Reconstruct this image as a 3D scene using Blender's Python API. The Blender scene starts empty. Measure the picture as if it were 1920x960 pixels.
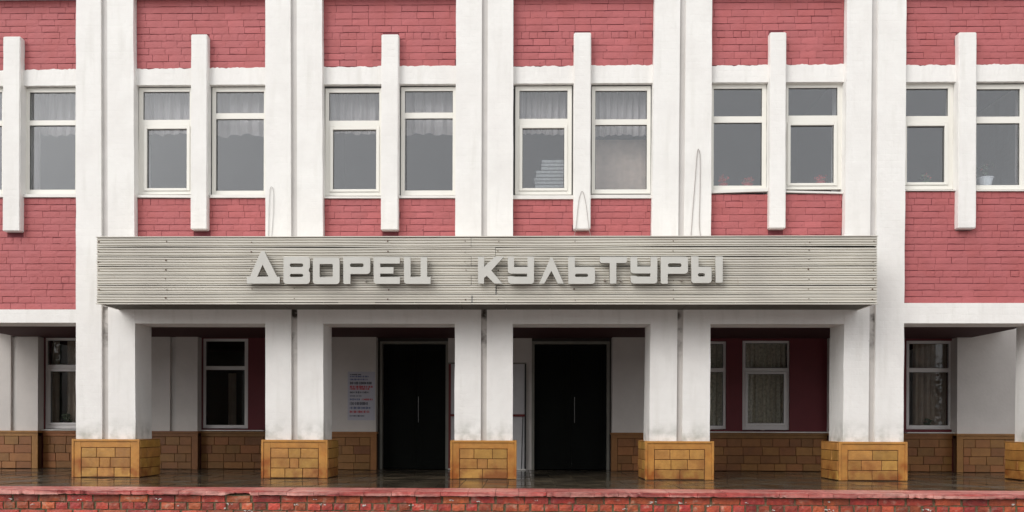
import bpy, bmesh, math, random
from mathutils import Vector, Matrix
random.seed(7)
R = math.radians
C = bpy.context.scene.collection
scene = bpy.context.scene

# ------------------------------------------------------------------ camera
CX, CD, CH, YAW, PX, PY, ROLL, F = 0.528, 13.279, 0.804, 0.0206, 940.5, 801.0, 0.0032, 1600.0
cam_d = bpy.data.cameras.new('camera'); cam = bpy.data.objects.new('camera', cam_d); C.objects.link(cam)
cam_d.sensor_width = 36; cam_d.lens = 36 * F / 1920
cam_d.shift_x = (960 - PX) / 1920; cam_d.shift_y = (PY - 480) / 1920
cam_d.clip_start = .05; cam_d.clip_end = 3000
cam.matrix_world = (Matrix.Translation((CX, -CD, CH)) @ Matrix.Rotation(YAW, 4, 'Z')
                    @ Matrix.Rotation(R(90), 4, 'X') @ Matrix.Rotation(ROLL, 4, 'Z'))
scene.camera = cam

# ------------------------------------------------------------------ sky, sun, exposure
SUN_EL, SUN_AZ = 36, 222
w = bpy.data.worlds.new('World'); scene.world = w; w.use_nodes = True
nt = w.node_tree; nt.nodes.clear()
sky = nt.nodes.new('ShaderNodeTexSky'); sky.sky_type = 'NISHITA'; sky.sun_disc = False
sky.sun_elevation = R(SUN_EL); sky.sun_rotation = R(SUN_AZ)
sky.dust_density = 6; sky.air_density = 1.0; sky.ozone_density = 1
hs = nt.nodes.new('ShaderNodeHueSaturation'); hs.inputs['Saturation'].default_value = 0.12
mx = nt.nodes.new('ShaderNodeMixRGB'); mx.inputs[0].default_value = 0.75
mx.inputs[2].default_value = (9.1, 9.15, 9.35, 1)
bg = nt.nodes.new('ShaderNodeBackground'); bg.inputs['Strength'].default_value = 0.12
out = nt.nodes.new('ShaderNodeOutputWorld')
nt.links.new(sky.outputs[0], hs.inputs['Color']); nt.links.new(hs.outputs[0], mx.inputs[1])
nt.links.new(mx.outputs[0], bg.inputs['Color']); nt.links.new(bg.outputs[0], out.inputs[0])
sd = bpy.data.lights.new('sun', 'SUN'); sd.energy = 0.95; sd.angle = R(35); sd.color = (1, .97, .93)
so = bpy.data.objects.new('sun', sd); C.objects.link(so)
az = R(SUN_AZ)
dirv = Vector((math.sin(az) * math.cos(R(SUN_EL)), math.cos(az) * math.cos(R(SUN_EL)), math.sin(R(SUN_EL))))
so.rotation_euler = dirv.to_track_quat('Z', 'Y').to_euler()
scene.view_settings.view_transform = 'Standard'; scene.view_settings.look = 'None'
scene.view_settings.exposure = 0.42; scene.view_settings.gamma = 1
scene.cycles.max_bounces = 8

# a point of the photograph, carried out to the real plane Y (metres behind the facade)
def at(px, py, Y):
    a, b = px - PX, py - PY
    c, s = math.cos(ROLL), math.sin(ROLL)
    u, v = a * c + b * s, -a * s + b * c
    r, up = u / F, -v / F
    c, s = math.cos(YAW), math.sin(YAW)
    dx, dy = c * r - s, s * r + c
    t = (Y + CD) / dy
    return CX + t * dx, CH + t * up
def atx(px, py, Y): return at(px, py, Y)[0]
def atz(px, py, Y): return at(px, py, Y)[1]

# ------------------------------------------------------------------ materials
def mat(name, base, rough=.85, var=.0, vscale=3.0, tint=None, bump=.0, bscale=60, spec=.5, objvar=0.0,
        metallic=0, stain=None, brick=None, hue=0.0, stretch=None, specks=None, streak=None):
    m = bpy.data.materials.new(name); m.use_nodes = True
    n, l = m.node_tree.nodes, m.node_tree.links
    bs = n['Principled BSDF']
    bs.inputs['Roughness'].default_value = rough; bs.inputs['Metallic'].default_value = metallic
    bs.inputs['Specular IOR Level'].default_value = spec
    geo = n.new('ShaderNodeNewGeometry')
    col = n.new('ShaderNodeRGB'); col.outputs[0].default_value = (*base, 1)
    cur = col.outputs[0]
    def pos(st):
        if not st: return geo.outputs['Position']
        vm = n.new('ShaderNodeVectorMath'); vm.operation = 'MULTIPLY'; vm.inputs[1].default_value = st
        l.new(geo.outputs['Position'], vm.inputs[0]); return vm.outputs[0]
    def layer(cur, st, scale, lo, hi, colr, amt):
        nz = n.new('ShaderNodeTexNoise'); nz.inputs['Scale'].default_value = scale; nz.inputs['Detail'].default_value = 6
        l.new(pos(st), nz.inputs['Vector'])
        mr = n.new('ShaderNodeMapRange'); mr.inputs[1].default_value = lo; mr.inputs[2].default_value = hi; mr.inputs[4].default_value = amt
        l.new(nz.outputs['Fac'], mr.inputs[0])
        mm = n.new('ShaderNodeMixRGB'); mm.inputs[2].default_value = (*colr, 1)
        l.new(mr.outputs[0], mm.inputs[0]); l.new(cur, mm.inputs[1]); return mm.outputs[0]
    if streak: cur = layer(cur, *streak)
    if specks: cur = layer(cur, *specks)
    if tint:
        nz = n.new('ShaderNodeTexNoise'); nz.inputs['Scale'].default_value = vscale * .6; nz.inputs['Detail'].default_value = 6
        l.new(pos(stretch), nz.inputs['Vector'])
        rp = n.new('ShaderNodeValToRGB'); rp.color_ramp.elements[0].position = .42; rp.color_ramp.elements[1].position = .68
        l.new(nz.outputs['Fac'], rp.inputs[0])
        mm = n.new('ShaderNodeMixRGB'); mm.inputs[2].default_value = (*tint, 1)
        l.new(rp.outputs[0], mm.inputs[0]); l.new(cur, mm.inputs[1]); cur = mm.outputs[0]
    if var:
        nz = n.new('ShaderNodeTexNoise'); nz.inputs['Scale'].default_value = vscale; nz.inputs['Detail'].default_value = 8
        nz.inputs['Roughness'].default_value = .65
        l.new(geo.outputs['Position'], nz.inputs['Vector'])
        mr = n.new('ShaderNodeMapRange'); mr.inputs[1].default_value = .3; mr.inputs[2].default_value = .7
        mr.inputs[3].default_value = 1 - var; mr.inputs[4].default_value = 1 + var
        l.new(nz.outputs['Fac'], mr.inputs[0])
        vm = n.new('ShaderNodeVectorMath'); vm.operation = 'SCALE'
        l.new(cur, vm.inputs[0]); l.new(mr.outputs[0], vm.inputs['Scale']); cur = vm.outputs[0]
    if objvar or hue:
        oi = n.new('ShaderNodeObjectInfo')
        h = n.new('ShaderNodeHueSaturation')
        mr = n.new('ShaderNodeMapRange'); mr.inputs[3].default_value = 1 - objvar; mr.inputs[4].default_value = 1 + objvar
        l.new(oi.outputs['Random'], mr.inputs[0]); l.new(mr.outputs[0], h.inputs['Value'])
        if hue:
            mu = n.new('ShaderNodeMath'); mu.operation = 'MULTIPLY'; mu.inputs[1].default_value = 7.31
            fr = n.new('ShaderNodeMath'); fr.operation = 'FRACT'
            m2 = n.new('ShaderNodeMapRange'); m2.inputs[3].default_value = .5 - hue; m2.inputs[4].default_value = .5 + hue
            l.new(oi.outputs['Random'], mu.inputs[0]); l.new(mu.outputs[0], fr.inputs[0])
            l.new(fr.outputs[0], m2.inputs[0]); l.new(m2.outputs[0], h.inputs['Hue'])
        l.new(cur, h.inputs['Color']); cur = h.outputs[0]
    if stain:      # (colour, z_low, z_high, amount): grime that rises unevenly from the foot; also the groove's dark top
        scol, z0, z1, amt = stain
        sx = n.new('ShaderNodeSeparateXYZ'); l.new(geo.outputs['Position'], sx.inputs[0])
        mr = n.new('ShaderNodeMapRange'); mr.inputs[1].default_value = z0; mr.inputs[2].default_value = z1
        mr.inputs[3].default_value = 1; mr.inputs[4].default_value = 0
        l.new(sx.outputs['Z'], mr.inputs[0])
        nz = n.new('ShaderNodeTexNoise'); nz.inputs['Scale'].default_value = 5; nz.inputs['Detail'].default_value = 7
        l.new(geo.outputs['Position'], nz.inputs['Vector'])
        rp = n.new('ShaderNodeMapRange'); rp.inputs[1].default_value = .42; rp.inputs[2].default_value = .72
        l.new(nz.outputs['Fac'], rp.inputs[0])
        mu = n.new('ShaderNodeMath'); mu.operation = 'MULTIPLY'; l.new(mr.outputs[0], mu.inputs[0]); l.new(rp.outputs[0], mu.inputs[1])
        m3 = n.new('ShaderNodeMath'); m3.operation = 'MULTIPLY'; m3.inputs[1].default_value = amt; l.new(mu.outputs[0], m3.inputs[0])
        mm = n.new('ShaderNodeMixRGB'); mm.inputs[2].default_value = (*scol, 1)
        l.new(m3.outputs[0], mm.inputs[0]); l.new(cur, mm.inputs[1]); cur = mm.outputs[0]
    l.new(cur, bs.inputs['Base Color'])
    if bump or brick:
        nz = n.new('ShaderNodeTexNoise'); nz.inputs['Scale'].default_value = bscale; nz.inputs['Detail'].default_value = 5
        l.new(geo.outputs['Position'], nz.inputs['Vector'])
        bp = n.new('ShaderNodeBump'); bp.inputs['Strength'].default_value = bump; bp.inputs['Distance'].default_value = .01
        l.new(nz.outputs['Fac'], bp.inputs['Height'])
        last = bp
        if brick:
            tc = n.new('ShaderNodeCombineXYZ'); sp = n.new('ShaderNodeSeparateXYZ'); l.new(geo.outputs['Position'], sp.inputs[0])
            l.new(sp.outputs['X'], tc.inputs[0]); l.new(sp.outputs['Z'], tc.inputs[1])
            n2 = n.new('ShaderNodeTexNoise'); n2.inputs['Scale'].default_value = 4; l.new(geo.outputs['Position'], n2.inputs['Vector'])
            mxv = n.new('ShaderNodeMixRGB'); mxv.blend_type = 'ADD'; mxv.inputs[0].default_value = .03
            l.new(tc.outputs[0], mxv.inputs[1]); l.new(n2.outputs['Color'], mxv.inputs[2])
            bk = n.new('ShaderNodeTexBrick'); bk.inputs['Scale'].default_value = 1
            bk.inputs['Brick Width'].default_value = .257; bk.inputs['Row Height'].default_value = .103
            bk.inputs['Mortar Size'].default_value = .006; bk.inputs['Mortar Smooth'].default_value = .9
            l.new(mxv.outputs[0], bk.inputs['Vector'])
            b2 = n.new('ShaderNodeBump'); b2.invert = True; b2.inputs['Strength'].default_value = brick; b2.inputs['Distance'].default_value = .008
            l.new(bk.outputs['Fac'], b2.inputs['Height']); l.new(bp.outputs[0], b2.inputs['Normal']); last = b2
        l.new(last.outputs[0], bs.inputs['Normal'])
    return m

M = {}
M['white'] = mat('white_paint', (.80, .785, .755), .8, var=.03, vscale=3, bump=.5, bscale=14, brick=.22,
                 tint=(.76, .74, .71), stain=((.26, .27, .22), .58, .95, .9),
                 streak=((1, 1, .12), 7, .52, .72, (.60, .58, .53), .38), specks=((1, 1, 1), 16, .74, .80, (.25, .22, .2), .6))
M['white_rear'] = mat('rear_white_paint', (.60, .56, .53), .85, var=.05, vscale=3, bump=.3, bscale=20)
M['groove'] = mat('groove_paint', (.60, .575, .555), .85, var=.06, streak=((1, 1, .1), 5, .5, .7, (.42, .39, .35), .4))
M['groove_low'] = mat('groove_dark_top', (.56, .53, .50), .85, var=.06, stain=((.05, .04, .03), 2.45, 1.75, 1.6))  # uneven dark tone, strongest at the top, for the open joint
M['pink'] = mat('painted_brick', (.435, .118, .122), .7, var=.06, vscale=5, bump=.5, bscale=38, objvar=.065, tint=(.41, .105, .105), streak=((1, 1, .5), 2.2, .5, .75, (.36, .11, .11), .4),
                specks=((1, 1, 1), 14, .70, .76, (.16, .03, .04), .8))
M['pink_joint'] = mat('painted_joint', (.17, .035, .045), .85, var=.1, vscale=9, bump=.5, bscale=60)
M['frame'] = mat('window_plastic', (.78, .76, .70), .35, var=.02, vscale=2)
M['frame_low'] = mat('window_plastic_low', (.70, .68, .67), .4, var=.03, vscale=2)
M['gasket_gap'] = mat('gasket_gap', (.06, .06, .06), .6)
M['sill'] = mat('sill_metal', (.74, .72, .68), .4, var=.05, vscale=6)
M['metal'] = mat('cladding_metal', (.63, .60, .53), .5, var=.05, vscale=1.6, tint=(.54, .51, .45), spec=.4, streak=((.25, 1, 2.5), 4, .52, .72, (.54, .50, .41), .5),
                 specks=((1, 1, .3), 13, .70, .78, (.30, .17, .10), .6))
M['letter'] = mat('letter_paint', (.52, .51, .47), .55, var=.04, vscale=4)
M['letter_side'] = mat('letter_side', (.30, .285, .25), .6, streak=((1, 1, 1), 8, .45, .65, (.14, .08, .05), .6))  # letter returns painted darker to stand for their shade, with brown streaks
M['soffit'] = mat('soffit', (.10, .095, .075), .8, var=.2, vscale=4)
M['screw'] = mat('rusty_screw', (.09, .045, .025), .7)
M['maroon'] = mat('maroon_paint', (.13, .016, .022), .65, var=.1, vscale=3, bump=.2)
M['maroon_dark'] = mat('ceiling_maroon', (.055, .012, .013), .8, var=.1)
M['stone'] = mat('sandstone', (.43, .215, .052), .45, var=.16, vscale=9, objvar=.2, hue=.008, bump=.5, bscale=30,
                 tint=(.36, .17, .04), stain=((.24, .08, .018), -.02, .4, 2.0), streak=((1, 1, .4), 6, .5, .75, (.25, .12, .04), .5))
M['stone_frame'] = mat('stone_frame', (.48, .22, .048), .4, var=.14, vscale=6, bump=.3, bscale=30, tint=(.40, .19, .045),
                       stain=((.30, .085, .012), -.05, .6, 2.2), streak=((1, 1, .3), 6, .5, .75, (.30, .12, .035), .6))
M['mortar'] = mat('stone_joint', (.10, .04, .015), .9)
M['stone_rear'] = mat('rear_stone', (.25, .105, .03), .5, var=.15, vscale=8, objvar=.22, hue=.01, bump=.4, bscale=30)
M['door'] = mat('dark_door', (.004, .005, .004), .6, var=.3, vscale=3, spec=.1)
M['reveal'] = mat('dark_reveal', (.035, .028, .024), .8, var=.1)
M['door_frame'] = mat('door_frame', (.22, .21, .18), .6, var=.1)
M['handle'] = mat('handle_metal', (.3, .3, .3), .35, metallic=1)
M['panel'] = mat('grey_panel', (.55, .54, .55), .6, var=.08)
M['red'] = mat('red_bar', (.16, .015, .015), .5)
M['black'] = mat('black_pole', (.01, .01, .01), .5)
M['room'] = mat('room_wall', (.20, .20, .20), .9, var=.05)
M['room_dark'] = mat('room_dark', (.05, .05, .05), .9, var=.05)
M['curtain'] = mat('curtain_cloth', (.44, .39, .37), .9, var=.06, vscale=3)
M['lace'] = mat('lace_curtain', (.78, .70, .58), .9, var=.35, vscale=22)
M['drape'] = mat('beige_drape', (.58, .45, .36), .9, var=.15, vscale=6)
M['paper'] = mat('paper', (.34, .34, .33), .8, var=.2, vscale=20)
M['pot'] = mat('white_pot', (.8, .8, .8), .5)
M['leaf'] = mat('plant_leaf', (.06, .11, .04), .6, var=.2)
M['flower'] = mat('red_flower', (.5, .05, .05), .7)
M['poster'] = mat('poster_paper', (.47, .46, .52), .5, var=.04)
M['ink'] = mat('ink_black', (.04, .04, .06), .7)
M['inkr'] = mat('ink_red', (.45, .03, .04), .7)
M['inkb'] = mat('ink_blue', (.08, .10, .22), .7)
M['cable'] = mat('cable_grey', (.33, .29, .27), .6)
M['cable_l'] = mat('cable_light', (.50, .49, .47), .6)
M['wallbrick'] = mat('red_brick', (.40, .068, .030), .55, var=.3, vscale=14, objvar=.38, hue=.012, bump=.9, bscale=40, tint=(.26, .045, .028), streak=((1, 1, 1.5), 9, .54, .68, (.42, .24, .17), .75))
M['mortar2'] = mat('wall_mortar', (.17, .12, .07), .9, var=.4, vscale=20, bump=.8, bscale=50, tint=(.09, .10, .05))
M['lime'] = mat('lime_splash', (.55, .50, .46), .9, var=.2, vscale=30)
M['coping'] = mat('coping_red', (.42, .075, .065), .32, var=.3, vscale=11, tint=(.66, .34, .29), stretch=(.18, 2.4, 2.4), bump=.7, bscale=16, objvar=.14, spec=.6, streak=((.2, 2.5, 2.5), 9, .52, .62, (.20, .03, .03), .85))  # pale tint streaks paint the wet highlights along the slabs into the colour
M['asphalt'] = mat('paving', (.22, .21, .195), .5, var=.15, vscale=2)
M['bark'] = mat('bark', (.05, .04, .03), .9)
M['foliage'] = mat('foliage', (.045, .055, .03), .9, var=.3, vscale=1)
M['roof'] = mat('roof_felt', (.08, .08, .08), .9)

def floor_mat():
    m = mat('wet_floor', (.050, .040, .028), .3, var=.3, vscale=2.6, tint=(.085, .068, .045), bump=.08, bscale=9, spec=.6)
    n, l = m.node_tree.nodes, m.node_tree.links
    geo = n.new('ShaderNodeNewGeometry'); nz = n.new('ShaderNodeTexNoise'); nz.inputs['Scale'].default_value = 1.3
    nz.inputs['Detail'].default_value = 5
    l.new(geo.outputs['Position'], nz.inputs['Vector'])
    mr = n.new('ShaderNodeMapRange'); mr.inputs[1].default_value = .4; mr.inputs[2].default_value = .62
    mr.inputs[3].default_value = .05; mr.inputs[4].default_value = .26
    l.new(nz.outputs['Fac'], mr.inputs[0]); l.new(mr.outputs[0], n['Principled BSDF'].inputs['Roughness'])
    return m
M['floor'] = floor_mat()

def glass_mat(name, ior, tint=(1, 1, 1), rough=0.0):
    m = bpy.data.materials.new(name); m.use_nodes = True
    n, l = m.node_tree.nodes, m.node_tree.links; n.clear()
    o = n.new('ShaderNodeOutputMaterial'); mix = n.new('ShaderNodeMixShader')
    fr = n.new('ShaderNodeFresnel'); fr.inputs['IOR'].default_value = ior
    gg = n.new('ShaderNodeNewGeometry'); mi = n.new('ShaderNodeMapRange')     # same reflectance on both faces of the sheet
    mi.inputs[3].default_value = ior; mi.inputs[4].default_value = 1 / ior
    l.new(gg.outputs['Backfacing'], mi.inputs[0]); l.new(mi.outputs[0], fr.inputs['IOR'])
    tr = n.new('ShaderNodeBsdfTransparent'); tr.inputs['Color'].default_value = (*tint, 1)
    gl = n.new('ShaderNodeBsdfGlossy'); gl.inputs['Roughness'].default_value = rough
    l.new(fr.outputs[0], mix.inputs[0]); l.new(tr.outputs[0], mix.inputs[1]); l.new(gl.outputs[0], mix.inputs[2])
    l.new(mix.outputs[0], o.inputs[0]); return m
M['glass'] = glass_mat('window_glass', 1.95, (.92, .94, .96))
M['glass_low'] = glass_mat('window_glass_low', 1.45, (.85, .87, .87))

# ------------------------------------------------------------------ mesh helpers
def bx(bm, x0, x1, y0, y1, z0, z1, mi=0):
    if x1 < x0: x0, x1 = x1, x0
    if y1 < y0: y0, y1 = y1, y0
    if z1 < z0: z0, z1 = z1, z0
    v = [bm.verts.new(p) for p in ((x0,y0,z0),(x1,y0,z0),(x1,y1,z0),(x0,y1,z0),(x0,y0,z1),(x1,y0,z1),(x1,y1,z1),(x0,y1,z1))]
    for f in ((0,3,2,1),(4,5,6,7),(0,1,5,4),(1,2,6,5),(2,3,7,6),(3,0,4,7)):
        bm.faces.new([v[i] for i in f]).material_index = mi
    return v
def obj(name, bm, ms, parent=None, bevel=0, smooth=False):
    if bevel:
        bmesh.ops.bevel(bm, geom=bm.edges[:] , offset=bevel, segments=1, affect='EDGES', clamp_overlap=True)
    me = bpy.data.meshes.new(name); bm.to_mesh(me); bm.free()
    for m in (ms if isinstance(ms, (list, tuple)) else [ms]): me.materials.append(m)
    if smooth: me.shade_smooth()
    o = bpy.data.objects.new(name, me); C.objects.link(o)
    if parent: o.parent = parent
    return o
def box(name, m, parent, *a, bevel=0):
    bm = bmesh.new(); bx(bm, *a); return obj(name, bm, m, parent, bevel)
def tag(o, label=None, cat=None, group=None, kind=None):
    for k, v in (('label', label), ('category', cat), ('group', group), ('kind', kind)):
        if v: o[k] = v
    return o
def empty(name, label, cat, loc=(0, 0, 0), group=None):
    o = bpy.data.objects.new(name, None); C.objects.link(o); o.location = loc; o.empty_display_size = .2
    return tag(o, label, cat, group)
def place(o, root):        # parent o (built in world space) to a root that is not at the origin
    o.parent = root; o.matrix_parent_inverse = Matrix.Translation(-root.location)
    return o
def tube(bm, pts, r, seg=6):
    rings = []
    for i, p in enumerate(pts):
        p = Vector(p); a = Vector(pts[max(i-1, 0)]); b = Vector(pts[min(i+1, len(pts)-1)])
        t = (b - a).normalized(); n = t.cross(Vector((0, 1, 0)));
        if n.length < .01: n = t.cross(Vector((1, 0, 0)))
        n.normalize(); q = t.cross(n)
        rr = r[i] if isinstance(r, (list, tuple)) else r
        rings.append([bm.verts.new(p + (n * math.cos(k*2*math.pi/seg) + q * math.sin(k*2*math.pi/seg)) * rr) for k in range(seg)])
    for A, B in zip(rings, rings[1:]):
        for k in range(seg): bm.faces.new((A[k], A[(k+1) % seg], B[(k+1) % seg], B[k]))
    bm.faces.new(rings[0]); bm.faces.new(rings[-1][::-1])

# brick units: shared irregular unit bricks, scaled per object
def unit_bricks(name, m, n, jit=.02, bev=.0):
    out = []
    for i in range(n):
        bm = bmesh.new()
        # front face subdivided 4 x 2 with uneven edges and face
        nx, nz = 4, 2
        F_, B_ = [], []
        for a in range(nx + 1):
            for b in range(nz + 1):
                e = (a in (0, nx)) or (b in (0, nz))
                x, z = a / nx, b / nz
                jx = random.uniform(-jit, jit) * .5; jz = random.uniform(-jit, jit) * 2
                yy = random.uniform(0, .08) + (.12 if e else 0)
                F_.append(bm.verts.new((x + (jx if a in (0, nx) else 0), yy, z + (jz if b in (0, nz) else 0))))
        idx = lambda a, b: F_[a * (nz + 1) + b]
        for a in range(nx):
            for b in range(nz):
                bm.faces.new((idx(a, b), idx(a+1, b), idx(a+1, b+1), idx(a, b+1)))
        ring = [idx(a, 0) for a in range(nx+1)] + [idx(nx, b) for b in range(1, nz+1)] + \
               [idx(a, nz) for a in range(nx-1, -1, -1)] + [idx(0, b) for b in range(nz-1, 0, -1)]
        back = [bm.verts.new((v.co.x, 1, v.co.z)) for v in ring]
        for k in range(len(ring)):
            k2 = (k+1) % len(ring); bm.faces.new((ring[k2], ring[k], back[k], back[k2]))
        me = bpy.data.meshes.new(name); bm.to_mesh(me); bm.free(); me.materials.append(m); out.append(me)
    return out

# ================================================================== SETTING: ground, sky stays in the world
g = bmesh.new(); s = 900
vs = [g.verts.new(p) for p in ((-s, -s, -.8), (s, -s, -.8), (s, s, -.8), (-s, s, -.8))]; g.faces.new(vs)
tag(obj('ground', g, M['asphalt']), kind='structure')

# ================================================================== BUILDING
B = empty('brick_building', 'two storey public building with white piers and dusty pink painted brick panels', 'building', (0, 0, 0))
ZTOP = 8.4
YW = .112          # brick face
YJ = .122          # joint plane
# piers: pixel edges near the top (y=50) and near the foot (y=820), groove edges
PIER = [(-212, -104, -212, -100, -164, -152), (142.3, 250, 142.3, 254, 190, 202), (497.3, 603.7, 497.5, 606.7, 545.5, 557.2),
        (855, 962.5, 852, 961, 902.5, 913.5), (1227, 1335, 1217.5, 1331, 1272, 1283), (1588, 1699.5, 1580.4, 1693.8, 1632, 1643.5),
        (1957, 2070, 1945, 2059, 2002, 2014)]
ZA, ZBt = atz(960, 50, 0), .596
def pedge(k, side, Z):
    p = PIER[k]; xt = atx(p[side], 50, 0); xb = atx(p[2 + side], 820, 0)
    return xb + (xt - xb) * (Z - ZBt) / (ZA - ZBt)
piers = []
for k in range(7):
    p = PIER[k]
    gl, gr = atx(p[4], 400, 0), atx(p[5], 400, 0)
    mid = (pedge(k, 0, 4) + pedge(k, 1, 4)) / 2
    bm = bmesh.new()
    rows = []
    zs = [.58 + (ZTOP - .58) * i / 26 for i in range(27)]
    for z in zs:
        l_, r_ = pedge(k, 0, z), pedge(k, 1, z); c = (l_ + r_) / 2 - mid
        j = lambda a=.0035: random.uniform(-a, a)
        rows.append([bm.verts.new(q) for q in ((l_+j(), .6, z), (l_+j(), 0+j(.002), z), (gl+c, 0, z), (gl+c+j(.001), .045, z),
                                              (gr+c+j(.001), .045, z), (gr+c, 0, z), (r_+j(), 0+j(.002), z), (r_+j(), .6, z))])
    for a, b in zip(rows, rows[1:]):
        for i in range(8):
            i2 = (i+1) % 8
            f = bm.faces.new((a[i], a[i2], b[i2], b[i]))
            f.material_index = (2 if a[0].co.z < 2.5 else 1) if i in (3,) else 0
    bm.faces.new(rows[0][::-1]); bm.faces.new(rows[-1])
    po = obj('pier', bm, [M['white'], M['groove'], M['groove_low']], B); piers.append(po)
    # ---- stone plinth
    xo0 = atx(p[2] - 7.5, 825, -.08); xo1 = atx(p[3] + 7.8, 825, -.08)
    yb = .70
    core = bmesh.new(); bx(core, xo0 + .012, xo1 - .012, -.068, yb - .012, 0, .585)
    obj('plinth_core', core, M['mortar'], po)
    # moulded stone surround: outer proud roll and flat inner band, with mitred look
    fr = bmesh.new()
    bwx = atx(p[2] + 9.3, 850, -.08) - xo0
    ztop = .598; zin = .47
    for (a0, a1, yy, zt) in ((0, .035, -.090, ztop), (.035, bwx, -.078, ztop - .036)):
        bx(fr, xo0 + a0, xo0 + a1, yy, -.06, 0.001, ztop if a0 == 0 else zt)
        bx(fr, xo1 - a1, xo1 - a0, yy, -.06, 0.001, ztop if a0 == 0 else zt)
    bx(fr, xo0 + .035, xo1 - .035, -.0905, -.06, ztop - .036, ztop)
    bx(fr, xo0 + bwx, xo1 - bwx, -.077, -.06, zin, ztop - .036)
    bx(fr, xo0 + .001, xo1 - .001, -.06, yb, .585, ztop - .001)
    obj('plinth_surround', fr, M['stone_frame'], po, bevel=.004)
    # front stones
    xi0, xi1 = xo0 + bwx + .006, xo1 - bwx - .006
    pats = {1: [(.31, .69), (.37, .59), (.33, .67)], 2: [(.37, .63), (.40, .59), (.30, .67)], 3: [(.30, .69), (.37, .585), (.48,)],
            4: [(.31, .70), (.33, .66), (.51,)], 5: [(.49,), (.27, .675), (.485,)]}.get(k, [(.33, .66), (.5,), (.3, .7)])
    zr = [zin - .006, zin - .160, zin - .316, 0.004]
    def stone(x0, x1, y0, y1, z0, z1, parent=po, m=M['stone'], nm='plinth_stone'):
        b = bmesh.new(); bx(b, x0, x1, y0, y1, z0, z1); return obj(nm, b, m, parent, bevel=.005)
    for r_i, cuts in enumerate(pats):
        e = [0, *cuts, 1]
        for a, b in zip(e, e[1:]):
            X0 = xi0 + (xi1 - xi0) * a + .004; X1 = xi0 + (xi1 - xi0) * b - .004
            stone(X0, X1, -.076 - random.uniform(0, .004), -.05, zr[r_i+1] + .006, zr[r_i] - .003)
    # side stones
    zs_ = [.583, .46, .30, .145, .004]
    for sgn, xs in ((-1, xo0), (1, xo1)):
        if (sgn == 1 and k >= 3) or (sgn == -1 and k < 3): continue
        for q in range(4):
            cuts = [(-.055, .33, yb - .02), (-.055, yb - .02), (-.055, .2, yb - .02), (-.055, yb - .02)][(q + k) % 4]
            for a, b in zip(cuts, cuts[1:]):
                d = random.uniform(0, .008)
                x0, x1 = (xs - d - .002, xs + .03) if sgn < 0 else (xs - .03, xs + d + .002)
                stone(x0, x1, a + .004, b - .004, zs_[q+1] + .005, zs_[q] - .003)

# heights
def zrow(px, py, Y): return atz(px, py, Y)
ZSOF = 2.415
bay_px = [(-100, 142), (252, 497), (605, 854), (962, 1222), (1333, 1585), (1696, 1950)]
ZLT = [zrow(90, 132.5, YW), zrow(375, 129.5, YW), zrow(730, 126, YW), zrow(1090, 125, YW), zrow(1450, 123.5, YW), zrow(1800, 123, YW)]
ZLB = [zrow(90, 160.5, .095), zrow(375, 159, .095), zrow(730, 157.5, .095), zrow(1090, 156, .095), zrow(1450, 154, .095), zrow(1800, 153, .095)]
ZSL = [zrow(90, 369, .09), zrow(375, 370, .09), zrow(730, 371, .09), zrow(1090, 371, .09), zrow(1450, 362, .09), zrow(1800, 357, .09)]
ZPB = [zrow(60, 582, YW), 2.65, 2.65, 2.65, 2.65, zrow(1800, 570, YW)]
FIN = [(5, 37.5, 68, 433), (357.5, 388.3, 64, 430), (714.5, 747, 64, 431), (1075.8, 1108, 60.5, 430), (1443.5, 1474, 60, 428), (1797.5, 1831, 60, 428)]
finx = [(atx(f[0], 250, 0), atx(f[1], 250, 0)) for f in FIN]
finz = [(atz((f[0]+f[1])/2, f[3], 0), atz((f[0]+f[1])/2, f[2], 0)) for f in FIN]

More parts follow.
